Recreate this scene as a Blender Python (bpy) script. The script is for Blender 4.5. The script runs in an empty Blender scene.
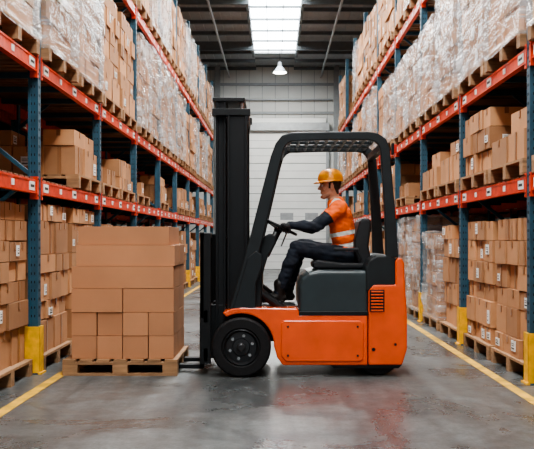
import bpy, bmesh, math, random
from mathutils import Vector, Matrix, noise
random.seed(7)
S=bpy.context.scene
COL=S.collection
F=885.0; VX=275.0; VY=238.0; CH=1.2
def P(px,py,d=7.6):
    s=F/d
    return ((px-VX)/s, CH-(py-VY)/s)

# ---------------------------------------------------------------- materials
def mat(name,col,rough=0.6,metal=0.0,var=0.08,scale=8.0,bump=0.0,bscale=60,coat=0.0,emis=None,estr=0,island=0.0,stretch=None,spec=None):
    m=bpy.data.materials.new(name); m.use_nodes=True
    nt=m.node_tree; N=nt.nodes; L=nt.links
    b=N['Principled BSDF']
    b.inputs['Roughness'].default_value=rough; b.inputs['Metallic'].default_value=metal
    b.inputs['Coat Weight'].default_value=coat
    if spec is not None: b.inputs['Specular IOR Level'].default_value=spec
    tc=N.new('ShaderNodeTexCoord'); mp=N.new('ShaderNodeMapping')
    L.new(tc.outputs['Object'],mp.inputs['Vector'])
    if stretch: mp.inputs['Scale'].default_value=stretch
    nz=N.new('ShaderNodeTexNoise'); nz.inputs['Scale'].default_value=scale; nz.inputs['Detail'].default_value=5
    L.new(mp.outputs['Vector'],nz.inputs['Vector'])
    mr=N.new('ShaderNodeMapRange'); mr.inputs['From Min'].default_value=0.3; mr.inputs['From Max'].default_value=0.7
    mr.inputs['To Min'].default_value=1-var; mr.inputs['To Max'].default_value=1+var
    L.new(nz.outputs['Fac'],mr.inputs['Value'])
    fac=mr.outputs['Result']
    if island>0:
        g=N.new('ShaderNodeNewGeometry'); m2=N.new('ShaderNodeMapRange')
        m2.inputs['To Min'].default_value=1-island; m2.inputs['To Max'].default_value=1+island
        L.new(g.outputs['Random Per Island'],m2.inputs['Value'])
        mu=N.new('ShaderNodeMath'); mu.operation='MULTIPLY'
        L.new(fac,mu.inputs[0]); L.new(m2.outputs['Result'],mu.inputs[1]); fac=mu.outputs[0]
    vm=N.new('ShaderNodeVectorMath'); vm.operation='SCALE'
    vm.inputs[0].default_value=col; L.new(fac,vm.inputs['Scale'])
    L.new(vm.outputs['Vector'],b.inputs['Base Color'])
    if bump>0:
        n2=N.new('ShaderNodeTexNoise'); n2.inputs['Scale'].default_value=bscale
        L.new(mp.outputs['Vector'],n2.inputs['Vector'])
        bp=N.new('ShaderNodeBump'); bp.inputs['Strength'].default_value=bump; bp.inputs['Distance'].default_value=0.01
        L.new(n2.outputs['Fac'],bp.inputs['Height']); L.new(bp.outputs['Normal'],b.inputs['Normal'])
    if emis:
        b.inputs['Emission Color'].default_value=(*emis,1); b.inputs['Emission Strength'].default_value=estr
    return m

M_CARD=mat('cardboard',(0.45,0.225,0.105),0.75,var=0.09,scale=5,island=0.28,bump=0.05)
M_CARDB=mat('cardboard_brown',(0.34,0.165,0.075),0.78,var=0.10,scale=5,island=0.22,bump=0.05)
M_CARD2=mat('cardboard_fresh',(0.48,0.225,0.11),0.7,var=0.07,scale=3,island=0.10,bump=0.05)
M_TAPE=mat('packing_tape',(0.27,0.125,0.055),0.3,var=0.05)
M_LABEL=mat('paper_label',(0.80,0.80,0.78),0.6,var=0.12,scale=90)
M_INK=mat('label_ink',(0.03,0.03,0.03),0.7)
M_WOOD=mat('pallet_wood',(0.32,0.18,0.09),0.8,var=0.25,scale=6,island=0.25,bump=0.2,stretch=(1,6,6))
M_DECK=mat('deck_wood',(0.18,0.095,0.05),0.8,var=0.25,scale=6,island=0.2)
M_BLUE=mat('rack_blue_steel',(0.025,0.085,0.13),0.45,0.1,var=0.2,scale=12)
M_ORB=mat('rack_orange_steel',(0.62,0.045,0.010),0.42,0.0,var=0.18,scale=12,spec=0.35)
M_YEL=mat('safety_yellow',(0.85,0.45,0.015),0.5,var=0.2,scale=14)
M_HOLE=mat('slot_dark',(0.01,0.015,0.02),0.9)
M_GALV=mat('galvanised_steel',(0.35,0.37,0.38),0.5,0.6,var=0.1)
M_FLO=mat('forklift_orange',(0.80,0.095,0.010),0.26,var=0.10,scale=5,coat=0.5)
M_FDK=mat('forklift_charcoal',(0.012,0.016,0.018),0.38,var=0.15,scale=8,spec=0.4)
M_FDK2=mat('forklift_hood_grey',(0.024,0.036,0.040),0.38,var=0.15,scale=6)
M_BLK=mat('black_steel',(0.006,0.007,0.008),0.42,0.0,var=0.15,spec=0.35)
M_RUB=mat('tyre_rubber',(0.009,0.009,0.010),0.7,var=0.2,scale=25,bump=0.1,spec=0.3)
M_RIM=mat('rim_black',(0.020,0.021,0.023),0.35,0.2,var=0.1)
M_CHR=mat('chrome_rod',(0.45,0.46,0.47),0.25,0.9)
M_SEAT=mat('seat_vinyl',(0.010,0.011,0.013),0.5,var=0.15,bump=0.1)
M_SKIN=mat('skin',(0.52,0.245,0.15),0.5,var=0.06,scale=20)
M_HAIR=mat('hair',(0.035,0.02,0.012),0.7,var=0.3,scale=60)
M_HIVIS=mat('hivis_orange',(1.0,0.15,0.012),0.7,var=0.15,scale=14)
M_REFL=mat('reflective_tape',(0.74,0.76,0.70),0.35,var=0.08)
M_NAVY=mat('navy_cloth',(0.009,0.014,0.025),0.85,var=0.25,scale=16)
M_GLOVE=mat('work_glove',(0.035,0.036,0.04),0.75,var=0.25,scale=60)
M_BOOT=mat('boot_leather',(0.022,0.015,0.012),0.5,var=0.2)
M_HELM=mat('helmet_yellow',(0.95,0.33,0.006),0.3,var=0.03,coat=0.3)
M_WHITE=mat('eye_white',(0.7,0.7,0.68),0.3)
M_LAMP=mat('lamp_glow',(0.9,0.9,0.9),0.5,emis=(1,0.95,0.86),estr=25)
M_RED=mat('tail_lamp_red',(0.5,0.02,0.01),0.3)

def floor_mat():
    m=bpy.data.materials.new('polished_concrete'); m.use_nodes=True
    nt=m.node_tree;N=nt.nodes;L=nt.links;b=N['Principled BSDF']
    tc=N.new('ShaderNodeTexCoord')
    def nz(s,d,ro=0.6,st=None,dist=0):
        n=N.new('ShaderNodeTexNoise');n.inputs['Scale'].default_value=s;n.inputs['Detail'].default_value=d;n.inputs['Roughness'].default_value=ro
        n.inputs['Distortion'].default_value=dist
        if st:
            mp=N.new('ShaderNodeMapping');mp.inputs['Scale'].default_value=st
            L.new(tc.outputs['Object'],mp.inputs['Vector']);L.new(mp.outputs['Vector'],n.inputs['Vector'])
        else: L.new(tc.outputs['Object'],n.inputs['Vector'])
        return n
    def ramp(src,p0,c0,p1,c1):
        r=N.new('ShaderNodeValToRGB');r.color_ramp.elements[0].position=p0;r.color_ramp.elements[1].position=p1
        r.color_ramp.elements[0].color=(*c0,1);r.color_ramp.elements[1].color=(*c1,1);L.new(src,r.inputs['Fac']);return r.outputs['Color']
    def mul(a_,b_):
        mx=N.new('ShaderNodeMix');mx.data_type='RGBA';mx.blend_type='MULTIPLY';mx.inputs['Factor'].default_value=1
        L.new(a_,mx.inputs['A']);L.new(b_,mx.inputs['B']);return mx.outputs['Result']
    a=nz(0.8,9,0.7,dist=0.6);c=nz(11,6,0.7);e=nz(1.5,7,0.65,(5,0.35,1),0.4);g=nz(45,3)
    base=ramp(a.outputs['Fac'],0.32,(0.070,0.076,0.077),0.70,(0.160,0.168,0.166))
    base=mul(base,ramp(c.outputs['Fac'],0.36,(0.62,0.62,0.62),0.62,(1.1,1.1,1.1)))
    base=mul(base,ramp(e.outputs['Fac'],0.30,(0.66,0.66,0.66),0.6,(1.1,1.1,1.1)))
    base=mul(base,ramp(g.outputs['Fac'],0.40,(0.80,0.80,0.80),0.6,(1.07,1.07,1.07)))
    L.new(base,b.inputs['Base Color'])
    mr=N.new('ShaderNodeMapRange');mr.inputs['From Min'].default_value=0.3;mr.inputs['From Max'].default_value=0.7
    mr.inputs['To Min'].default_value=0.16;mr.inputs['To Max'].default_value=0.5
    L.new(a.outputs['Fac'],mr.inputs['Value']);L.new(mr.outputs['Result'],b.inputs['Roughness'])
    bp=N.new('ShaderNodeBump');bp.inputs['Strength'].default_value=0.12;bp.inputs['Distance'].default_value=0.01
    L.new(c.outputs['Fac'],bp.inputs['Height']);L.new(bp.outputs['Normal'],b.inputs['Normal'])
    return m
M_FLOOR=floor_mat()
def wrap_mat():
    m=bpy.data.materials.new('stretch_wrap_film'); m.use_nodes=True
    nt=m.node_tree;N=nt.nodes;L=nt.links;b=N['Principled BSDF'];out=N['Material Output']
    b.inputs['Base Color'].default_value=(0.78,0.80,0.82,1);b.inputs['Roughness'].default_value=0.14
    tc=N.new('ShaderNodeTexCoord')
    def nzr(scale,rot,sc,dist,det=6):
        mp=N.new('ShaderNodeMapping');mp.inputs['Scale'].default_value=scale;mp.inputs['Rotation'].default_value=rot
        L.new(tc.outputs['Object'],mp.inputs['Vector'])
        n=N.new('ShaderNodeTexNoise');n.inputs['Scale'].default_value=sc;n.inputs['Detail'].default_value=det;n.inputs['Distortion'].default_value=dist
        L.new(mp.outputs['Vector'],n.inputs['Vector']);return n.outputs['Fac']
    n1=nzr((1.2,1.2,12),(0.35,0.3,0),1.3,0.5);n2=nzr((1,1,1),(0,0,0),1.8,0.3,3)
    mu=N.new('ShaderNodeMath');mu.operation='MULTIPLY';L.new(n1,mu.inputs[0]);L.new(n2,mu.inputs[1])
    mr=N.new('ShaderNodeMapRange');mr.inputs['From Min'].default_value=0.20;mr.inputs['From Max'].default_value=0.38
    mr.inputs['To Min'].default_value=0.10;mr.inputs['To Max'].default_value=0.66
    L.new(mu.outputs[0],mr.inputs['Value'])
    bp=N.new('ShaderNodeBump');bp.inputs['Strength'].default_value=0.8;bp.inputs['Distance'].default_value=0.04
    L.new(n1,bp.inputs['Height']);L.new(bp.outputs['Normal'],b.inputs['Normal'])
    t=N.new('ShaderNodeBsdfTransparent');mx=N.new('ShaderNodeMixShader')
    L.new(mr.outputs['Result'],mx.inputs['Fac']);L.new(t.outputs[0],mx.inputs[1]);L.new(b.outputs[0],mx.inputs[2])
    gl=N.new('ShaderNodeBsdfGlossy');gl.inputs['Roughness'].default_value=0.12;L.new(bp.outputs['Normal'],gl.inputs['Normal'])
    mx2=N.new('ShaderNodeMixShader');mx2.inputs['Fac'].default_value=0.12
    L.new(mx.outputs[0],mx2.inputs[1]);L.new(gl.outputs[0],mx2.inputs[2])
    L.new(mx2.outputs[0],out.inputs['Surface'])
    return m
M_WRAP=wrap_mat()

# ---------------------------------------------------------------- builder
class B:
    def __init__(s): s.v=[];s.f=[];s.m=[];s.mats=[]
    def mi(s,m):
        if m not in s.mats: s.mats.append(m)
        return s.mats.index(m)
    def box(s,x0,x1,y0,y1,z0,z1,m,rot=0):
        k=len(s.v); c=[(x0,y0,z0),(x1,y0,z0),(x1,y1,z0),(x0,y1,z0),(x0,y0,z1),(x1,y0,z1),(x1,y1,z1),(x0,y1,z1)]
        if rot:
            cx=(x0+x1)/2;cy=(y0+y1)/2;ca=math.cos(rot);sa=math.sin(rot)
            c=[(cx+(a-cx)*ca-(b-cy)*sa,cy+(a-cx)*sa+(b-cy)*ca,d) for a,b,d in c]
        s.v+=c; i=s.mi(m)
        for q in ((0,3,2,1),(4,5,6,7),(0,1,5,4),(1,2,6,5),(2,3,7,6),(3,0,4,7)):
            s.f.append([k+a for a in q]); s.m.append(i)
    def beam(s,p,q,w,h,m):
        p=Vector(p);q=Vector(q);d=(q-p).normalized()
        up=Vector((0,0,1)) if abs(d.z)<0.95 else Vector((0,1,0))
        a=d.cross(up).normalized()*w/2; b=a.cross(d).normalized()*h/2
        k=len(s.v)
        for o in (p,q):
            for u,v in ((-1,-1),(1,-1),(1,1),(-1,1)): s.v.append(tuple(o+a*u+b*v))
        i=s.mi(m)
        for f in ((0,3,2,1),(4,5,6,7),(0,1,5,4),(1,2,6,5),(2,3,7,6),(3,0,4,7)):
            s.f.append([k+a_ for a_ in f]); s.m.append(i)
    def cyl(s,p,q,r,m,n=16,r2=None):
        p=Vector(p);q=Vector(q);d=(q-p).normalized();r2=r if r2 is None else r2
        up=Vector((0,0,1)) if abs(d.z)<0.9 else Vector((1,0,0))
        a=d.cross(up).normalized();b=a.cross(d).normalized();k=len(s.v)
        for o,rr in ((p,r),(q,r2)):
            for j in range(n):
                t=2*math.pi*j/n; s.v.append(tuple(o+(a*math.cos(t)+b*math.sin(t))*rr))
        i=s.mi(m)
        for j in range(n):
            j2=(j+1)%n; s.f.append([k+j,k+j2,k+n+j2,k+n+j]); s.m.append(i)
        s.f.append([k+j for j in range(n)][::-1]); s.m.append(i)
        s.f.append([k+n+j for j in range(n)]); s.m.append(i)
    def prism(s,pts,y0,y1,m):
        n=len(pts);k=len(s.v)
        for y in (y0,y1):
            for x,z in pts: s.v.append((x,y,z))
        i=s.mi(m)
        s.f.append([k+j for j in range(n)]);s.m.append(i)
        s.f.append([k+n+j for j in range(n)][::-1]);s.m.append(i)
        for j in range(n):
            j2=(j+1)%n; s.f.append([k+j2,k+j,k+n+j,k+n+j2]);s.m.append(i)
    def bm(s,bm,m):
        k=len(s.v);bm.verts.ensure_lookup_table();i=s.mi(m)
        for v in bm.verts: s.v.append(tuple(v.co))
        for f in bm.faces: s.f.append([k+v.index for v in f.verts]);s.m.append(i)
    def mesh(s,name):
        me=bpy.data.meshes.new(name);me.from_pydata(s.v,[],s.f)
        for m in s.mats: me.materials.append(m)
        me.polygons.foreach_set('material_index',s.m)
        b=bmesh.new();b.from_mesh(me);bmesh.ops.recalc_face_normals(b,faces=b.faces);b.to_mesh(me);b.free()
        me.update();return me
def add(name,me,parent=None,loc=(0,0,0),bevel=0,smooth=False,segs=2):
    if isinstance(me,B): me=me.mesh(name)
    o=bpy.data.objects.new(name,me);COL.objects.link(o);o.location=loc
    if parent: o.parent=parent
    if bevel:
        md=o.modifiers.new('bevel','BEVEL');md.width=bevel;md.segments=segs;md.limit_method='ANGLE';md.angle_limit=0.6
    if smooth:
        for p in me.polygons:p.use_smooth=True
    return o
def empty(name,loc=(0,0,0)):
    o=bpy.data.objects.new(name,None);COL.objects.link(o);o.location=loc;o.empty_display_size=0.2;return o

# ---------------------------------------------------------------- room
CZ=7.8; BY=34.0; WX=6.5; FY=-6.0
b=B();b.box(-WX,WX,FY,BY,-0.2,0,M_FLOOR);add('floor',b)
M_LINE=mat('floor_paint_yellow',(0.66,0.38,0.04),0.45,var=0.45,scale=6)
for k,x in enumerate((-1.88,1.9)):
    b=B();b.box(x-0.042,x+0.042,FY,BY-1.5,0.0,0.003,M_LINE);add('trim_floor_line_%d'%(k+1),b)
M_WALL=mat('wall_panel_grey',(0.55,0.56,0.54),0.7,var=0.06,scale=1.5)
M_WALL2=mat('wall_trim_grey',(0.26,0.28,0.29),0.6)
M_DOOR=mat('door_panel_white',(0.78,0.79,0.77),0.5,var=0.04,scale=2)
b=B();b.box(-WX,WX,BY,BY+0.2,0,CZ+0.3,M_WALL);add('wall_back',b)
b=B()
x=-WX
while x<WX:
    b.box(x,x+0.02,BY-0.012,BY,0,CZ,M_WALL2); x+=0.5
for z in (5.95,7.05): b.box(-WX,WX,BY-0.05,BY,z,z+0.10,M_WALL2)
for x in (-2.2,2.35): b.box(x-0.1,x+0.1,BY-0.2,BY,0,CZ,M_WALL2)
b.cyl((-1.6,BY-0.1,0),(-1.6,BY-0.1,6.5),0.04,M_GALV);b.cyl((-1.6,BY-0.1,6.5),(2.2,BY-0.1,6.5),0.04,M_GALV)
add('trim_wall_steel',b)
b=B()
dx0,dx1,dz=-1.05,1.95,5.3
z=0.0
while z<dz-0.05:
    b.box(dx0,dx1,BY-0.12,BY-0.06,z+0.012,z+0.565,M_DOOR)
    b.box(dx0,dx1,BY-0.128,BY-0.12,z+0.28,z+0.292,M_GALV)
    if 1.6<z<2.3:
        for i in range(3):
            xx=dx0+0.3+i*0.95; b.box(xx,xx+0.5,BY-0.125,BY-0.115,z+0.15,z+0.42,M_GALV)
    z+=0.58
b.box(dx0,dx1,BY-0.06,BY-0.05,0,dz,M_WALL2)
b.box(dx0-0.12,dx0,BY-0.15,BY-0.02,0,dz+0.2,M_GALV);b.box(dx1,dx1+0.12,BY-0.15,BY-0.02,0,dz+0.2,M_GALV)
b.box(dx0-0.12,dx1+0.12,BY-0.3,BY-0.02,dz,dz+0.3,M_GALV)
add('door_1',b)
for xx in (dx0-0.35,dx1+0.35):
    b=B();b.cyl((0,0,0),(0,0,1.1),0.07,M_YEL);b.box(-0.12,0.12,-0.12,0.12,0,0.015,M_YEL);b.cyl((0,0,0.7),(0,0,0.82),0.072,M_BLK);add('safety_bollard',b,loc=(xx,BY-0.7,0))
for nm,x0,x1 in (('wall_left',-WX-0.2,-WX),('wall_right',WX,WX+0.2)):
    b=B();b.box(x0,x1,FY,BY+0.2,0,CZ+0.3,M_WALL);add(nm,b)
M_CEIL=mat('ceiling_metal_deck',(0.34,0.36,0.37),0.6,0.1,var=0.08)
M_CEIL2=mat('ceiling_steel',(0.13,0.15,0.16),0.5,0.2)
b=B();SK=0.72;SE=31.6
b.box(-WX,-SK,FY,BY,CZ,CZ+0.1,M_CEIL);b.box(SK,WX,FY,BY,CZ,CZ+0.1,M_CEIL);b.box(-SK,SK,SE,BY,CZ,CZ+0.1,M_CEIL)
x=-WX
while x<WX:
    if abs(x+0.05)>SK+0.08: b.box(x,x+0.09,FY,BY,CZ-0.05,CZ,M_CEIL)
    x+=0.3
add('ceiling',b)
b=B();b.box(-SK,SK,FY,SE,CZ+0.06,CZ+0.08,mat('skylight_glazing',(0.9,0.95,1),0.5,emis=(0.90,0.96,1.0),estr=16));add('window_1',b)
b=B()
y=0.5
k=0
while y<BY:
    h=0.30 if k%4==0 else 0.12
    for xa,xb in ((-WX,-SK),(SK,WX)):
        b.box(xa,xb,y-0.05,y+0.05,CZ-0.05-h,CZ-0.05-h+0.02,M_CEIL2);b.box(xa,xb,y-0.012,y+0.012,CZ-0.05-h,CZ-0.05,M_CEIL2)
    b.box(-SK,SK,y-0.04,y+0.04,CZ-0.06,CZ-0.0,M_CEIL2)
    y+=1.45;k+=1
for x in (-0.24,0.24): b.box(x-0.012,x+0.012,FY,SE,CZ-0.03,CZ,M_GALV)
for x in (-SK-0.05,SK+0.05): b.box(x-0.04,x+0.04,FY,SE,CZ-0.16,CZ,M_CEIL2)
for x in (-1.75,1.75): b.cyl((x,0,CZ-0.42),(x,BY,CZ-0.42),0.035,M_GALV)
add('trim_roof_beams',b)

def pendant(y,x=0.17):
    par=empty('pendant_lamp',(x,y,7.0))
    b=B()
    b.cyl((0,0,0.35),(0,0,0.79),0.012,M_BLK,8)
    b.cyl((0,0,0.22),(0,0,0.36),0.07,M_GALV,16)
    b.cyl((0,0,0.0),(0,0,0.22),0.24,M_GALV,24,0.08)
    b.cyl((0,0,-0.015),(0,0,0.0),0.22,M_LAMP,24)
    add('shade',b,par)
    L=bpy.data.lights.new('bulb','AREA');L.shape='DISK';L.size=0.4;L.energy=150;L.color=(1,0.93,0.82)
    o=bpy.data.objects.new('bulb',L);COL.objects.link(o);o.location=(0,0,-0.04);o.parent=par
for y in (1.5,6.5,11.5,16.5,21.5,31.0): pendant(y)  # all but the farthest pendant are unseen, added to light the aisle

# ---------------------------------------------------------------- pallet + loads
def pallet(b,x0,x1,y0,y1,z,n=6):
    lx=x1-x0;ly=y1-y0
    for i in range(n):
        w=lx/n*0.78; xx=x0+(lx-w)*i/(n-1); b.box(xx,xx+w,y0,y1,z+0.118,z+0.14,M_WOOD)
    for j in range(3):
        yy=y0+(ly-0.1)*j/2
        b.box(x0,x1,yy,yy+0.1,z+0.096,z+0.118,M_WOOD)
        b.box(x0,x1,yy,yy+0.1,z+0.0,z+0.02,M_WOOD)
        for i in range(3):
            xx=x0+(lx-0.13)*i/2; b.box(xx,xx+0.13,yy,yy+0.1,z+0.02,z+0.096,M_WOOD)
def carton(b,x0,x1,y0,y1,z0,z1,m,rnd,lab=0.25,tape=True):
    g=0.006
    b.box(x0+g,x1-g,y0+g,y1-g,z0,z1-g,m,(rnd.random()-.5)*0.035)
    e=0.0065
    cx=(x0+x1)/2;cy=(y0+y1)/2
    if tape:
        tw=0.022;zt=z0+0.004 if rnd.random()<0.3 else z1-0.07
        b.box(cx-tw,cx+tw,y0-e+g,y0+g+0.001,zt,z1-g*1.5,M_TAPE)
        b.box(x0-e+g,x0+g+0.001,cy-tw,cy+tw,zt,z1-g*1.5,M_TAPE)
        b.box(x1-g-0.001,x1-g+e,cy-tw,cy+tw,zt,z1-g*1.5,M_TAPE)
    if rnd.random()<lab:
        h=(z1-z0);w=rnd.choice((0.07,0.10,0.12));lh=min(rnd.choice((0.07,0.10,0.13)),h*0.55)
        zz=z0+h*rnd.uniform(.12,.35);yy=y0+(y1-y0)*rnd.uniform(0.08,0.5);xx=x0+(x1-x0)*rnd.uniform(0.08,0.5)
        b.box(xx,xx+w,y0-e*1.3+g,y0+g,zz,zz+lh,M_LABEL)
        b.box(x0-e*1.3+g,x0+g,yy,yy+w,zz,zz+lh,M_LABEL)
        b.box(x1-g,x1-g+e*1.3,yy,yy+w,zz,zz+lh,M_LABEL)
        for q,t in ((0.2,0.012),(0.5,0.006),(0.68,0.006)):
            b.box(xx+0.012,xx+w-0.02,y0-e*1.45+g,y0+g,zz+lh*q,zz+lh*q+t,M_INK)
            b.box(x0-e*1.45+g,x0+g,yy+0.012,yy+w-0.02,zz+lh*q,zz+lh*q+t,M_INK)
            b.box(x1-g,x1-g+e*1.45,yy+0.012,yy+w-0.02,zz+lh*q,zz+lh*q+t,M_INK)
def load_mesh(name,seed,height,wrap=False,ragged=False,lx=1.06,ly=1.16):
    r=random.Random(seed);b=B()
    pallet(b,-lx/2-0.02,lx/2+0.02,-ly/2-0.02,ly/2+0.02,0)
    z=0.14
    while z<height-0.1:
        h=r.choice((0.17,0.22,0.26,0.31)); h=min(h,height-z) if height-z>0.15 else 0.2
        ny=r.choice((2,3,3,4)); nx=r.choice((2,3)); off=r.uniform(-.014,.014)
        cm=M_CARD if r.random()<0.68 else M_CARDB
        last=z+h>=height-0.1
        for i in range(nx):
            for j in range(ny):
                if last and ragged and r.random()<0.4: continue
                x0=-lx/2+0.02+(lx-0.04)*i/nx+off;y0=-ly/2+0.02+(ly-0.04)*j/ny+off
                jx=r.uniform(-.018,.018)
                carton(b,x0+jx,x0+jx+(lx-0.04)/nx,y0,y0+(ly-0.04)/ny,z,z+h-r.choice((0,0,0.008)),cm,r,0.26)
        z+=h
    if wrap:
        bm=bmesh.new();bmesh.ops.create_cube(bm,size=1)
        bmesh.ops.subdivide_edges(bm,edges=bm.edges[:],cuts=15,use_grid_fill=True)
        H=z-0.08
        for v in bm.verts:
            c=v.co.copy(); v.co=Vector((c.x*(lx+0.05),c.y*(ly+0.05),0.10+(c.z+0.5)*(H+0.0)))
            n=Vector((c.x if abs(c.x)>.49 else 0,c.y if abs(c.y)>.49 else 0,c.z if c.z>.49 else 0))
            q=Vector((v.co.x*4+seed,v.co.y*4,v.co.z*9))
            v.co+=n*(noise.noise(q)*0.045)
        bmesh.ops.delete(bm,geom=[f for f in bm.faces if f.calc_center_median().z<0.101],context='FACES')
        bm.verts.index_update()
        b.bm(bm,M_WRAP);bm.free()
    return b.mesh(name)
TALL=[load_mesh('boxes_tall_%d'%i,10+i,h) for i,h in enumerate((1.45,1.38,1.5,1.3))]
GRND=[load_mesh('boxes_ground_%d'%i,30+i,h,ragged=(i%2==0)) for i,h in enumerate((1.46,1.38,1.32,1.40,1.25))]
GTALL=[load_mesh('boxes_ground_tall_%d'%i,40+i,h) for i,h in enumerate((1.52,1.50))]
SHRT=[load_mesh('boxes_short_%d'%i,50+i,h,ragged=(i%2==0)) for i,h in enumerate((0.62,0.72,0.52,0.68,0.42,0.56))]
WRAP=[load_mesh('boxes_wrapped_%d'%i,70+i,h,wrap=True) for i,h in enumerate((1.55,1.42,1.62,1.34))]

LV=(1.65,2.72,4.6)
def rack(side,XF,ys):
    b=B();s=side
    def bx(xa,xb,y0,y1,z0,z1,m):
        xa*=s;xb*=s; b.box(min(xa,xb),max(xa,xb),y0,y1,z0,z1,m)
    D=1.06
    for i,y in enumerate(ys):
        for xa in (XF,XF+D-0.09):
            bx(xa,xa+0.02,y-0.045,y+0.045,0.01,6.5,M_BLUE)
            bx(xa+0.07,xa+0.09,y-0.045,y+0.045,0.01,6.5,M_BLUE)
            bx(xa+0.02,xa+0.07,y-0.04,y+0.04,0.01,6.5,M_BLUE)
            bx(xa-0.03,xa+0.12,y-0.07,y+0.07,0.0,0.012,M_BLUE)
        if 4<y<14:
            z=0.5
            while z<4.6:
                bx(XF+0.027,XF+0.036,y-0.042,y-0.039,z,z+0.022,M_HOLE);bx(XF+0.054,XF+0.063,y-0.042,y-0.039,z,z+0.022,M_HOLE)
                bx(XF-0.002,XF,y-0.02,y-0.010,z,z+0.022,M_HOLE);bx(XF-0.002,XF,y+0.010,y+0.02,z,z+0.022,M_HOLE)
                z+=0.075
        bx(XF-0.02,XF-0.008,y-0.07,y+0.07,0.012,0.42,M_YEL);bx(XF-0.02,XF+0.11,y-0.072,y-0.06,0.012,0.42,M_YEL);bx(XF-0.02,XF+0.11,y+0.06,y+0.072,0.012,0.42,M_YEL)
        bx(XF-0.04,XF-0.008,y-0.08,y+0.08,0.0,0.015,M_YEL)
        z=0.25;f=0
        while z<6.0:
            xa,xb=(XF+0.06,XF+D-0.06) if f%2==0 else (XF+D-0.06,XF+0.06)
            b.beam((xa*s,y,z),(xb*s,y,z+0.75),0.035,0.035,M_BLUE)
            z+=0.75;f+=1
        b.beam(((XF+0.05)*s,y,0.22),((XF+D-0.05)*s,y,0.22),0.03,0.03,M_BLUE)
    for i in range(len(ys)-1):
        y0=ys[i]+0.047;y1=ys[i+1]-0.047
        for z in LV:
            for xa in (XF+0.005,XF+D-0.055):
                bx(xa,xa+0.05,y0,y1,z-0.06,z+0.06,M_ORB)
                if xa<XF+0.1:
                    bx(xa-0.005,xa,y0,y1,z+0.042,z+0.06,M_ORB);bx(xa-0.005,xa,y0,y1,z-0.06,z-0.042,M_ORB)
                for ya,yb in ((y0-0.002,y0+0.045),(y1-0.045,y1+0.002)):
                    bx(xa-0.012,xa+0.055,ya,yb,z-0.11,z+0.09,M_ORB)
                    if xa<XF+0.1:
                        for zz in (-0.085,0.06): bx(xa-0.015,xa-0.011,(ya+yb)/2-0.008,(ya+yb)/2+0.008,z+zz,z+zz+0.016,M_HOLE)
            for q in (0.07,0.5,0.93):
                yy=y0+(y1-y0)*q
                bx(XF-0.003,XF+0.006,yy-0.075,yy+0.075,z-0.038,z+0.038,M_LABEL)
                bx(XF-0.0045,XF+0.006,yy-0.055,yy+0.055,z-0.012,z+0.012,M_INK)
            for q in (0.28,0.72):
                yy=y0+(y1-y0)*q
                bx(XF-0.003,XF+0.006,yy-0.03,yy+0.03,z-0.025,z+0.025,M_LABEL)
            yy=y0+0.03
            while yy<y1-0.1:
                bx(XF+0.03,XF+D-0.03,yy,yy+0.11,z+0.06,z+0.08,M_DECK);yy+=0.155
            for q in (0.2,0.5,0.8):
                yy=y0+(y1-y0)*q
                bx(XF+0.055,XF+D-0.055,yy-0.02,yy+0.02,z+0.0,z+0.055,M_BLUE)
    return b.mesh('pallet_rack_mesh')
YL=[7.85+2.75*k for k in range(-2,9)]
YR=[7.3+2.7*k for k in range(-2,9)]
XF=2.09
rl=rack(-1,XF,YL);rr=rack(1,XF,YR)
rowoff=1.3
for me,sg in ((rl,-1),(rr,1)):
    add('pallet_rack',me);add('pallet_rack',me,loc=(sg*rowoff,0,0))
LZ=[z+0.081 for z in LV]
R=random.Random(3)
def place(nm,me,x,y,z,par=None,rz=None):
    o=bpy.data.objects.new(nm,me);COL.objects.link(o);o.location=(x,y,z)
    o.rotation_euler[2]=rz if rz is not None else R.choice((0,math.pi))+R.uniform(-.01,.01)
    if par:o.parent=par
    return o
for sg,Y in ((-1,YL),(1,YR)):
    for row in (0,1):
        par=empty('palletized_cardboard_boxes')
        for i in range(len(Y)-1):
            if row==1 and Y[i]>22: continue
            for h in (0,1):
                yc=Y[i]+(0.70 if h==0 else (Y[i+1]-Y[i])-0.70)
                xb=sg*(XF+0.535+row*rowoff)
                jx=R.uniform(-.02,.02)
                near=(row==0 and 5<yc<13)
                if not(row==1 and R.random()<.15):
                    me=R.choice(GRND)
                    if sg==-1 and row==0 and yc<11: me=R.choice(GTALL)
                    if sg==1 and row==0 and 11.2<yc<15.5: me=R.choice(WRAP[1::2])
                    nm='cardboard_box_stack' if near else 'load'
                    place(nm,me,xb+jx+sg*0.03,yc,0.0,None if near else par)
                if R.random()<0.85: place('load',R.choice(SHRT),xb+jx,yc,LZ[0],par)
                me=R.choice(WRAP) if (row==0 and R.random()<(0.92 if yc<15 else 0.35)) else R.choice(TALL)
                place('load',me,xb+jx-sg*0.03,yc,LZ[1],par)
                if R.random()<0.92: place('load',R.choice(TALL+WRAP[:2]),xb+jx-sg*0.03,yc,LZ[2],par)

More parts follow.
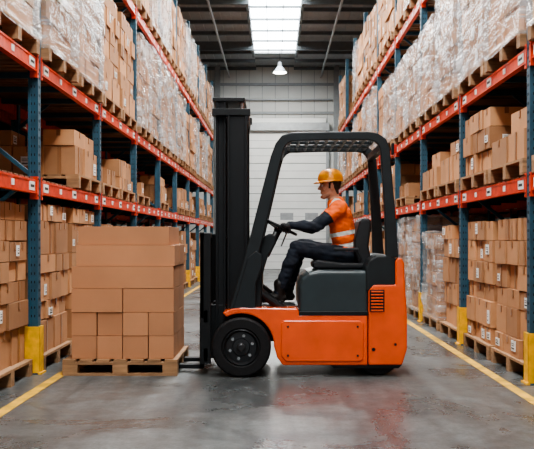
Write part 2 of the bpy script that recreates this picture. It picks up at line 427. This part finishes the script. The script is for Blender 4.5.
# ---------------------------------------------------------------- centre pallet load
b=B();px0,px1,py0,py1=-1.85,-0.85,7.7,8.7
pallet(b,px0,px1,py0,py1,0,n=7)
rr_=random.Random(5)
zs=[0.142,0.345,0.55,0.76,0.955,1.14,1.305]
bx0,bx1,by0,by1=-1.785,-0.885,7.745,8.655
for k in range(6):
    if k<2: nx=4;ny=3
    elif k==2: nx=2;ny=2
    else: nx=1;ny=2
    ins=0.0 if k<4 else (0.015 if k==4 else 0.045)
    for i in range(nx):
        for j in range(ny):
            w=(bx1-bx0-2*ins)/nx;d=(by1-by0-2*ins)/ny
            x0=bx0+ins+w*i;y0=by0+ins+d*j
            sh=0.02 if k==4 else 0
            jy=rr_.uniform(-.008,.008)
            b.box(x0+0.004+sh,x0+w-0.004+sh,y0+0.008+jy,y0+d-0.008+jy,zs[k],zs[k+1]-0.004,M_CARD2,rr_.uniform(-.008,.008))
for j in range(2):   # tape over the top cartons
    yc=by0+0.045+(by1-by0-0.09)*(0.25+0.5*j)
    b.box(bx0+0.055,bx1-0.055,yc-0.025,yc+0.025,zs[6]-0.004,zs[6]-0.002,M_TAPE)
add('pallet_box_stack',b,bevel=0.006)

# ---------------------------------------------------------------- forklift
FK=empty('forklift')
NY=7.64; FYY=8.76; CY=8.2
def pr(name,pts,y0,y1,m,bevel=0.012,d=7.6,segs=3):
    b=B();b.prism([P(a,c,d) for a,c in pts],y0,y1,m);return add(name,b,FK,bevel=bevel,segs=segs)
wc=(241,347.0)
arc=[(wc[0]+33*math.cos(t),wc[1]-33*math.sin(t)) for t in [math.radians(a) for a in range(0,118,9)]]
pts=[(368,366),(283,366),(277,358)]+arc+[(222,313),(232,309),(240,308),(298,309),(300,315),(368,315)]
pr('chassis',pts,NY,FYY,M_FLO,0.012)
pr('side_panel',[(284,321),(361,321),(364,324),(364,359),(361,362),(286,362),(281,356),(281,324)],NY-0.016,NY+0.02,M_FLO,0.008)
pr('counterweight',[(369,366),(369,291),(374,285),(396,285),(396,262),(398,258),(402,258),(405,263),(406,285),(408,318),(408,350),(403,366)],NY+0.0,FYY,M_FLO,0.045,segs=5)
pr('rear_bumper',[(330,366),(404,366),(400,370),(335,370)],NY+0.05,FYY-0.05,M_FDK,0.005)
pr('inner_frame',[(222,345),(300,345),(300,308),(240,308),(226,315)],7.88,8.52,M_BLK,0.005)
pr('hood',[(299,316),(299,288),(302,279),(309,273),(320,271),(369,271),(369,316)],NY+0.015,FYY-0.015,M_FDK2,0.03,segs=4)
pr('rear_cowl',[(366,292),(366,268),(370,260),(377,255),(392,255),(397,259),(397,288),(392,292)],NY+0.01,FYY-0.01,M_FDK,0.02)
pr('hood_trim',[(299,316),(299,312),(369,312),(369,316)],NY-0.004,FYY+0.004,M_BLK,0.003)
b=B()
gx0,gz0=P(370,312);gx1,gz1=P(385,290)
b.box(gx0,gx1,NY-0.008,NY+0.01,gz0,gz1,M_BLK)
for i in range(7):
    z=gz0+(gz1-gz0)*(i+0.2)/7; b.box(gx0+0.012,gx1-0.012,NY-0.018,NY-0.004,z,z+0.012,M_FLO)
add('vent_grille',b,FK,bevel=0.002)
b=B()
for px,py in ((288,327),(358,327),(288,356),(358,356)):
    x,z=P(px,py);b.cyl((x,NY-0.022,z),(x,NY-0.014,z),0.010,M_BLK,10)
x,z=P(374,350);b.cyl((x,NY-0.006,z),(x,NY+0.01,z),0.016,M_BLK,12)
x,z=P(396,345);b.cyl((x,NY-0.004,z),(x,NY+0.02,z),0.012,M_BLK,12)
add('fasteners',b,FK)
pr('floor_plate',[(234,314),(234,309.5),(300,309.5),(300,314)],NY+0.01,FYY-0.01,M_FDK,0.005)
pr('dash_cowl',[(240,309),(246,285),(258,246),(262,237),(270,233),(276,236),(276,244),(268,256),(262,276),(261,309)],7.78,8.62,M_FDK,0.015)
for nm,y0,y1 in (('front_side_cover',NY+0.005,NY+0.06),('front_side_cover_far',FYY-0.06,FYY-0.005)):
    pr(nm,[(231,312),(238,290),(247,258),(256,250),(262,255),(262,268),(256,284),(256,312)],y0,y1,M_FDK,0.012)
def strip(path,w):
    L=[];Rr=[]
    n=len(path)
    for i in range(n):
        a=Vector(path[max(i-1,0)]);c=Vector(path[min(i+1,n-1)]);t=(c-a).normalized();nn=Vector((-t.y,t.x))
        ww=w[i] if isinstance(w,list) else w
        p=Vector(path[i]);L.append(tuple(p+nn*ww/2));Rr.append(tuple(p-nn*ww/2))
    return L+Rr[::-1]
gp=[(236,312),(246,276),(257,235),(268,190),(276,157),(280,145),(285,138.5),(292,136),(330,135),(368,135),(377,136.5),(383,141),(386,149),(388,175),(391,215),(393,258)]
gw=[15,14,13,12,11,10,10,9,8.5,8.5,9,10,10,10,11,13]
for nm,y0,y1 in (('guard_side_frame',NY+0.01,NY+0.075),('guard_side_frame_far',FYY-0.075,FYY-0.01)):
    pr(nm,strip(gp,gw),y0,y1,M_FDK,0.010)
b=B()
zr=P(0,135)[1]
for i in range(10):
    x=P(290+i*9.6,0)[0]; b.box(x-0.014,x+0.014,NY+0.07,FYY-0.07,zr-0.03,zr+0.02,M_FDK)
for y in (NY+0.4,FYY-0.4): b.box(P(288,0)[0],P(378,0)[0],y-0.015,y+0.015,zr-0.035,zr-0.005,M_FDK)
x,z=P(384,146); b.box(x-0.03,x+0.03,NY+0.07,FYY-0.07,z-0.03,z+0.03,M_FDK)
x,z=P(281,146); b.box(x-0.03,x+0.03,NY+0.07,FYY-0.07,z-0.03,z+0.03,M_FDK)
add('guard_roof_bars',b,FK,bevel=0.005)
b=B()
x,z=P(395,147);b.box(x-0.01,x+0.025,NY+0.01,NY+0.06,z-0.05,z+0.03,M_RED);b.box(x-0.02,x,NY+0.005,NY+0.065,z-0.06,z+0.04,M_BLK)
b.box(x-0.01,x+0.025,FYY-0.06,FYY-0.01,z-0.05,z+0.03,M_RED)
add('tail_lamps',b,FK,bevel=0.004)
def wheel(name,x,z,r,y0,y1):
    b=B();n=48
    prof=[(r*0.62,y0+0.012),(r*0.66,y0),(r*0.93,y0),(r*0.985,y0+0.015),(r,y0+0.03),(r,y1-0.03),(r*0.985,y1-0.015),(r*0.93,y1),(r*0.6,y1)]
    def lathe(prof,m):
        k=len(b.v)
        for j in range(n):
            t=2*math.pi*j/n
            for rr2,yy in prof: b.v.append((x+rr2*math.cos(t),yy,z+rr2*math.sin(t)))
        i=b.mi(m);q=len(prof)
        for j in range(n):
            for a in range(q-1):
                b.f.append([k+j*q+a,k+j*q+a+1,k+((j+1)%n)*q+a+1,k+((j+1)%n)*q+a]);b.m.append(i)
        b.f.append([k+j*q+q-1 for j in range(n)]);b.m.append(i)
    lathe(prof,M_RUB)
    lathe([(r*0.62,y0+0.012),(r*0.58,y0+0.004),(r*0.55,y0+0.02),(r*0.50,y0+0.05),(r*0.30,y0+0.045),(r*0.27,y0+0.03),(r*0.16,y0+0.028),(r*0.15,y0+0.005),(r*0.08,y0-0.002)],M_RIM)
    for j in range(6):
        t=2*math.pi*j/6+0.3
        cx,cz=x+r*0.39*math.cos(t),z+r*0.39*math.sin(t)
        b.cyl((cx,y0+0.052,cz),(cx,y0+0.032,cz),0.014,M_GALV,6)
    for j in range(24):
        t=2*math.pi*j/24
        c1=(x+r*0.84*math.cos(t),y0-0.001,z+r*0.84*math.sin(t));c2=(x+r*0.96*math.cos(t),y0+0.002,z+r*0.96*math.sin(t))
        b.beam(c1,c2,0.006,0.008,M_RUB)
    return add(name,b,FK)
wr=0.258;wx=P(wc[0],0)[0]
wheel('front_wheel',wx,wr,wr,7.60,7.82)
wheel('front_wheel_far',wx,wr,wr,8.58,8.80)
wheel('rear_wheel',0.90,0.2,0.2,7.72,7.88);wheel('rear_wheel_far',0.90,0.2,0.2,8.5,8.66)
# mast
b=B()
def ch(x0,x1,y0,y1,z0,z1,m=M_BLK):
    b.box(x0,x1,(y0+y1)/2-0.012,(y0+y1)/2+0.012,z0,z1,m)
    b.box(x0,x0+0.025,y0,y1,z0,z1,m);b.box(x1-0.025,x1,y0,y1,z0,z1,m)
MT=2.46
for yc in (7.90,8.50):
    sg=1 if yc<8.2 else -1
    ch(-0.425,-0.245,yc-0.035,yc+0.035,0.12,MT-0.12)
    yi=yc+0.075*sg
    ch(-0.535,-0.44,yi-0.03,yi+0.03,0.09,MT)
    b.cyl((-0.30,yi+0.03*sg,0.15),(-0.30,yi+0.03*sg,1.3),0.032,M_FDK,16)
    b.cyl((-0.30,yi+0.03*sg,1.3),(-0.30,yi+0.03*sg,MT-0.03),0.02,M_CHR,12)
for z in (0.2,0.9,MT-0.22): b.box(-0.27,-0.235,7.87,8.53,z,z+0.09,M_BLK)
for z in (0.2,1.2,MT-0.09): b.box(-0.50,-0.44,7.98,8.42,z,z+0.09,M_BLK)
b.box(-0.56,-0.27,7.93,8.47,MT-0.035,MT,M_BLK)
b.box(-0.56,-0.22,7.86,7.95,MT-0.17,MT-0.11,M_BLK);b.box(-0.56,-0.22,8.45,8.54,MT-0.17,MT-0.11,M_BLK)
for y in (8.08,8.32): b.box(-0.475,-0.455,y-0.015,y+0.015,0.5,MT-0.06,M_BLK)
b.cyl((-0.47,8.02,0.5),(-0.47,8.02,MT-0.1),0.012,M_RUB,8)
add('mast',b,FK,bevel=0.004)
b=B()
for y in (7.84,8.56):
    b.cyl((-0.24,y,0.80),(-0.05,y,0.66),0.025,M_CHR,12);b.cyl((-0.14,y,0.727),(0.1,y,0.55),0.04,M_BLK,16)
add('tilt_cylinders',b,FK)
b=B()
b.box(-0.625,-0.585,7.72,8.68,0.12,0.24,M_BLK);b.box(-0.625,-0.585,7.72,8.68,0.46,0.57,M_BLK)
for y in (7.98,8.42): b.box(-0.585,-0.45,y-0.03,y+0.03,0.12,0.6,M_BLK)
for y in (7.72,7.86,8.02,8.2,8.38,8.54,8.66): b.box(-0.65,-0.62,y,y+0.03,0.5,1.24,M_BLK)
b.box(-0.655,-0.56,7.72,7.745,0.1,1.24,M_BLK);b.box(-0.655,-0.56,8.665,8.69,0.1,1.24,M_BLK)
b.box(-0.655,-0.615,7.72,8.69,1.2,1.25,M_BLK)
for y in (7.975,8.425):
    b.box(-0.675,-0.635,y-0.055,y+0.055,0.035,0.62,M_BLK)
    b.prism([(-0.64,0.03),(-0.64,0.07),(-1.2,0.068),(-1.70,0.05),(-1.72,0.035)],y-0.055,y+0.055,M_BLK)
add('fork_carriage',b,FK,bevel=0.004)
# steering
b=B()
sc=Vector((0.045,CY,1.305));nrm=Vector((math.sin(math.radians(26)),0,math.cos(math.radians(26))))
ux=Vector((nrm.z,0,-nrm.x));uy=Vector((0,1,0))
RR=0.165
k=len(b.v);n=40;q=10;i=b.mi(M_BLK)
for j in range(n):
    t=2*math.pi*j/n;rd=ux*math.cos(t)+uy*math.sin(t)
    for a in range(q):
        u=2*math.pi*a/q;b.v.append(tuple(sc+rd*(RR+0.014*math.cos(u))+nrm*0.014*math.sin(u)))
for j in range(n):
    for a in range(q):
        b.f.append([k+j*q+a,k+j*q+(a+1)%q,k+((j+1)%n)*q+(a+1)%q,k+((j+1)%n)*q+a]);b.m.append(i)
for t in (0.5,2.6,4.7):
    rd=ux*math.cos(t)+uy*math.sin(t);b.beam(sc-nrm*0.03,sc+rd*RR,0.03,0.014,M_BLK)
b.cyl(sc-nrm*0.05,sc-nrm*0.0,0.04,M_BLK,20)
b.cyl(sc-nrm*0.04,sc-nrm*0.30,0.035,M_FDK,16)
add('steering_wheel',b,FK,smooth=True)
b=B()
for kx in range(3):
    x=0.12;y=8.48+kx*0.05;b.cyl((x-0.06,y,1.12),(x,y,1.27),0.007,M_CHR,8)
    b.cyl((x,y,1.26),(x+0.008,y,1.30),0.016,M_BLK,10)
add('hydraulic_levers',b,FK)
def C(px,py,d=8.2): return P(px,py,d)
def pc(name,pts,y0,y1,m,bevel,d=8.2,segs=4):
    b=B();b.prism([P(a,c,d) for a,c in pts],y0,y1,m);return add(name,b,FK,bevel=bevel,segs=segs)
pc('seat_base',[(318,271),(318,266),(366,266),(366,271)],7.98,8.42,M_BLK,0.006)
pc('seat_cushion',[(312,268),(311,262),(316,259),(340,262),(362,262),(364,268)],7.95,8.45,M_SEAT,0.02)
pc('seat_backrest',[(357,266),(352,252),(352,240),(357,222),(361,218),(367,219),(369,224),(366,246),(369,262),(366,267)],7.96,8.44,M_SEAT,0.022)
b=B()
for y in (7.93,8.47):
    x,z=C(345,249);b.box(x-0.12,x+0.1,y-0.02,y+0.02,z-0.015,z+0.015,M_SEAT)
    b.beam((x+0.08,y,z-0.01),(x+0.12,y,z-0.10),0.02,0.03,M_BLK)
add('seat_armrests',b,FK,bevel=0.008)

# ---------------------------------------------------------------- operator
OP=empty('forklift_operator',(0,0,0))
def blob(bm,c,r,seg=16):
    if not hasattr(r,'__len__'): r=(r,r,r)
    g=bmesh.ops.create_icosphere(bm,subdivisions=2,radius=1)
    for v in g['verts']: v.co=Vector((v.co.x*r[0],v.co.y*r[1],v.co.z*r[2]))+Vector(c)
def limb(bm,p,q,r0,r1,sy=1.0):
    p=Vector(p);q=Vector(q);L=(q-p).length;n=max(3,int(L/(min(r0,r1)*0.3)))
    for i in range(n+1):
        t=i/n;r=r0+(r1-r0)*t;blob(bm,p.lerp(q,t),(r,r*sy,r))
def remesh(name,bm,vox,it,par,mats,fn,disp=None):
    me=bpy.data.meshes.new(name+'_raw');bm.to_mesh(me);bm.free()
    o=bpy.data.objects.new(name+'_raw',me);COL.objects.link(o)
    m=o.modifiers.new('r','REMESH');m.mode='VOXEL';m.voxel_size=vox
    s=o.modifiers.new('s','SMOOTH');s.factor=0.5;s.iterations=it
    dg=bpy.context.evaluated_depsgraph_get();dg.update()
    nm=bpy.data.meshes.new_from_object(o.evaluated_get(dg));nm.name=name
    bpy.data.objects.remove(o);bpy.data.meshes.remove(me)
    nm.materials.clear()
    for mm in mats: nm.materials.append(mm)
    if disp:
        ns=[v.normal.copy() for v in nm.vertices]
        for v,nn in zip(nm.vertices,ns): v.co+=nn*disp(v.co)
    for p in nm.polygons:
        p.use_smooth=True;p.material_index=fn(p.center,p.normal)
    ob=bpy.data.objects.new(name,nm);COL.objects.link(ob);ob.parent=par
    return ob
def J(px,py,y):
    x,z=P(px,py,8.2);return Vector((x,CY+y,z))
pel=J(347,254,0);wst=J(344,238,0);che=J(340,217,0);nb=J(336,204,0);nk=J(332.5,196,0)
shn=J(338,209,-0.175);shf=J(338,209,0.175)
eln=J(315,227,-0.235);elf=J(313,228,0.235)
wrn=J(292,225,-0.165);wrf=J(290,225,0.165)
hpn=J(345,256,-0.09);hpf=J(345,256,0.09)
knn=J(296,248,-0.14);knf=J(301,246,0.13)
ann=J(279,290,-0.13);anf=J(288,290,0.13)
bm=bmesh.new()
blob(bm,pel,(0.125,0.165,0.105));
limb(bm,pel,wst,0.118,0.120,1.25);limb(bm,wst,che,0.120,0.122,1.40);limb(bm,che,nb,0.118,0.085,1.4)
limb(bm,nb,nk,0.066,0.054)
blob(bm,nb+Vector((0.0,0,0.03)),(0.076,0.082,0.034))
limb(bm,nb+Vector((0,0,-0.02)),shn,0.077,0.076);limb(bm,nb+Vector((0,0,-0.02)),shf,0.077,0.076)
for a,e,w in ((shn,eln,wrn),(shf,elf,wrf)):
    limb(bm,a,e,0.072,0.055);limb(bm,e,w,0.054,0.038)
for h,k,a in ((hpn,knn,ann),(hpf,knf,anf)):
    limb(bm,h,k,0.100,0.070);limb(bm,k,a,0.068,0.054)
def segd(p,a,b_):
    ab=b_-a;t=max(0,min(1,(p-a).dot(ab)/ab.length_squared));return (p-(a+ab*t)).length,t
def bodymat(c,n):
    L=[]
    for a,e,w in ((shn,eln,wrn),(shf,elf,wrf)):
        d,t=segd(c,a,e);L.append((d-0.055,'ua',t));d,t=segd(c,e,w);L.append((d-0.04,'fa',t))
    for h,k,a in ((hpn,knn,ann),(hpf,knf,anf)):
        d,t=segd(c,h,k);L.append((d-0.085,'th',t));d,t=segd(c,k,a);L.append((d-0.055,'sh',t))
    d,t=segd(c,pel,che);L.append((d-0.13,'to',t));d,t=segd(c,che,nk);L.append((d-0.10,'ne',t))
    L.sort(key=lambda q:q[0]);_,k,t=L[0]
    if k in('th','sh','fa'):
        if k=='th' and t<0.1 and c.z>pel.z+0.03: return 0
        return 2
    if k=='ua': return 0 if t<0.46 else 2
    if k=='to':
        if t<0.05: return 2 if c.x<pel.x+0.02 else 0
        if 0.16<t<0.29 or 0.50<t<0.61: return 1
        return 0
    if k=='ne':
        if t>0.86: return 3
        if abs(abs(c.y-CY)-0.115)<0.025: return 1
        return 0
def wr_(co):
    a=noise.noise(Vector((co.x*9,co.y*8,co.z*17)))*0.011+noise.noise(Vector((co.x*20+co.z*12,co.y*18,co.z*34)))*0.007
    return a if co.z<nk.z-0.06 else 0
remesh('body',bm,0.0055,5,OP,[M_HIVIS,M_REFL,M_NAVY,M_SKIN],bodymat,wr_)
bm=bmesh.new()
for a in (ann,anf):
    limb(bm,a+Vector((0.005,0,0.06)),a+Vector((0.005,0,-0.045)),0.058,0.046)
    blob(bm,a+Vector((0.02,0,-0.065)),(0.052,0.042,0.036))
    limb(bm,a+Vector((-0.02,0,-0.05)),a+Vector((-0.13,0,-0.075)),0.046,0.034,1.05)
    limb(bm,a+Vector((0.04,0,-0.093)),a+Vector((-0.14,0,-0.096)),0.014,0.014,2.8)
remesh('boots',bm,0.006,3,OP,[M_BOOT],lambda c,n:0)
# head
hc=J(329.5,186.5,0)
H=lambda x,y,z:hc+Vector((x,y,z))
bm=bmesh.new()
blob(bm,H(0.018,0,0.03),(0.095,0.076,0.092))
blob(bm,H(-0.020,0,-0.020),(0.068,0.060,0.088))
limb(bm,H(0.01,0.03,-0.06),H(-0.05,0.016,-0.094),0.034,0.026);limb(bm,H(0.01,-0.03,-0.06),H(-0.05,-0.016,-0.094),0.034,0.026)
blob(bm,H(-0.068,0,-0.098),(0.018,0.022,0.016))
limb(bm,H(-0.080,0,0.014),H(-0.100,0,-0.022),0.009,0.011)
blob(bm,H(-0.092,0.010,-0.027),0.008);blob(bm,H(-0.092,-0.010,-0.027),0.008)
limb(bm,H(-0.074,0.034,0.026),H(-0.078,-0.034,0.026),0.011,0.011)
limb(bm,H(-0.078,-0.018,-0.053),H(-0.078,0.018,-0.053),0.008,0.008);limb(bm,H(-0.076,-0.015,-0.066),H(-0.076,0.015,-0.066),0.008,0.008)
for s in (-1,1):
    blob(bm,H(-0.055,s*0.038,-0.022),0.022)
    blob(bm,H(0.018,s*0.077,-0.006),(0.017,0.008,0.030));blob(bm,H(0.014,s*0.076,-0.028),(0.010,0.007,0.012))
limb(bm,H(0.03,0,-0.03),nk+Vector((0.01,0,-0.03)),0.054,0.056)
def headmat(c,n):
    l=c-hc
    ear=abs(l.y)>0.0725 and -0.002<l.x<0.038 and l.z<0.03
    if ear: return 0
    if l.x>0.036+max(0,(-0.01-l.z))*0.5 and l.z>-0.07: return 1
    if l.z>0.012 and l.x>-0.003: return 1
    if -0.012<l.x<0.006 and -0.02<l.z<0.03 and abs(l.y)>0.05: return 1
    if abs(l.z-0.029)<0.005 and l.x<-0.06 and 0.012<abs(l.y)<0.042: return 1
    if -0.062<l.z<-0.057 and l.x<-0.076 and abs(l.y)<0.020: return 2
    if -0.125<l.z<-0.045 and l.x<0.0 and abs(l.z+0.060)>0.014 and l.x+0.6*l.z<-0.03: return 3
    return 0
M_LIP=mat('lips',(0.38,0.12,0.09),0.5)
M_STUB=mat('stubble_skin',(0.40,0.20,0.13),0.6,var=0.15,scale=120)
remesh('head',bm,0.003,4,OP,[M_SKIN,M_HAIR,M_LIP,M_STUB],headmat)
b=B()
for s in (-1,1):
    t=bmesh.new();blob(t,H(-0.068,s*0.030,0.006),0.0125);t.verts.index_update();b.bm(t,M_WHITE);t.free()
    t=bmesh.new();blob(t,H(-0.0775,s*0.031,0.006),0.0052);t.verts.index_update();b.bm(t,M_HAIR);t.free()
add('eyes',b,OP,smooth=True)
# helmet
b=B();n=40;k=len(b.v);i=b.mi(M_HELM)
hb=H(0.010,0,0.048);tilt=math.radians(-3)
prof=[(1.0,0.0),(1.0,0.18),(0.97,0.38),(0.89,0.58),(0.75,0.76),(0.55,0.90),(0.3,0.975),(0.08,1.0)]
def hp(x,y,z):
    return tuple(hb+Vector((x*math.cos(tilt)+z*math.sin(tilt),y,-x*math.sin(tilt)+z*math.cos(tilt))))
for j in range(n):
    t=2*math.pi*j/n
    for r,z in prof:
        ridge=0.006 if abs(math.sin(t))<0.17 else 0
        b.v.append(hp(0.118*r*math.cos(t),0.098*r*math.sin(t),0.112*z+ridge*(1 if z>.3 else 0)))
q=len(prof)
for j in range(n):
    for a in range(q-1):
        b.f.append([k+j*q+a,k+((j+1)%n)*q+a,k+((j+1)%n)*q+a+1,k+j*q+a+1]);b.m.append(i)
b.f.append([k+j*q+q-1 for j in range(n)]);b.m.append(i)
k=len(b.v)
for j in range(n):
    t=2*math.pi*j/n;cx=math.cos(t);ext=0.007+(0.036*max(0,-cx)**1.5)
    for r0,z in ((0,0.008),(ext,0.0-0.25*ext*(1 if cx<0 else 0)),(ext,-0.006-0.25*ext*(1 if cx<0 else 0)),(-0.004,-0.006)):
        b.v.append(hp((0.118+r0)*cx,(0.098+r0*0.8)*math.sin(t),z))
for j in range(n):
    for a in range(4):
        b.f.append([k+j*4+a,k+j*4+(a+1)%4,k+((j+1)%n)*4+(a+1)%4,k+((j+1)%n)*4+a]);b.m.append(i)
add('safety_helmet',b,OP,smooth=True)
# hands gripping wheel
for s,w,nm in ((-1,wrn,'hand_near'),(1,wrf,'hand_far')):
    bm=bmesh.new()
    t=math.atan2(s*0.9,0.25)
    rd=ux*math.cos(t)+uy*math.sin(t);g=sc+rd*RR
    tang=(-ux*math.sin(t)+uy*math.cos(t)).normalized()
    inw=-rd
    palm=g+nrm*0.030+rd*0.018
    limb(bm,w,w.lerp(palm,0.55),0.031,0.028);limb(bm,w.lerp(palm,0.45),palm,0.027,0.025,1.0)
    for a in (-0.024,-0.008,0.008,0.024): blob(bm,palm+tang*a,0.018)
    lens=(0.85,0.95,1.0,0.8)
    for fi,a in enumerate((-0.030,-0.010,0.010,0.030)):
        l=lens[fi]
        base=palm+tang*a+inw*0.005+nrm*0.004
        k1=g+tang*a*1.1+nrm*0.027+inw*0.022*l
        k2=g+tang*a*1.1-nrm*0.006+inw*0.034*l
        k3=g+tang*a*1.05-nrm*0.027+inw*0.012*l
        limb(bm,base,k1,0.0105,0.0098);limb(bm,k1,k2,0.0096,0.009);limb(bm,k2,k3,0.009,0.0078)
    sd=tang*(-s)
    t0=palm+sd*0.02+rd*0.012;t1=g+sd*0.048+rd*0.022+nrm*0.012;t2=g+sd*0.052+rd*0.012-nrm*0.018
    limb(bm,t0,t1,0.0135,0.011);limb(bm,t1,t2,0.011,0.0088)
    remesh(nm,bm,0.0028,2,OP,[M_GLOVE,M_NAVY],lambda c,n,w=w:1 if (c-w).length<0.020 else 0)

# ---------------------------------------------------------------- world, camera
w=bpy.data.worlds.new('World');S.world=w;w.use_nodes=True
bg=w.node_tree.nodes['Background'];bg.inputs['Color'].default_value=(0.86,0.93,1.0,1);bg.inputs['Strength'].default_value=0.55
try:
    S.view_settings.look='AgX - Medium High Contrast'
except Exception as e: print(e)
S.view_settings.exposure=0.12
cam=bpy.data.cameras.new('camera');co=bpy.data.objects.new('camera',cam);COL.objects.link(co)
co.location=(0,0,CH);co.rotation_euler=(math.pi/2,0,0)
cam.sensor_width=36;cam.lens=F/534*36;cam.shift_x=-(VX-267)/534;cam.shift_y=(VY-224.5)/534
cam.clip_end=200
S.camera=co
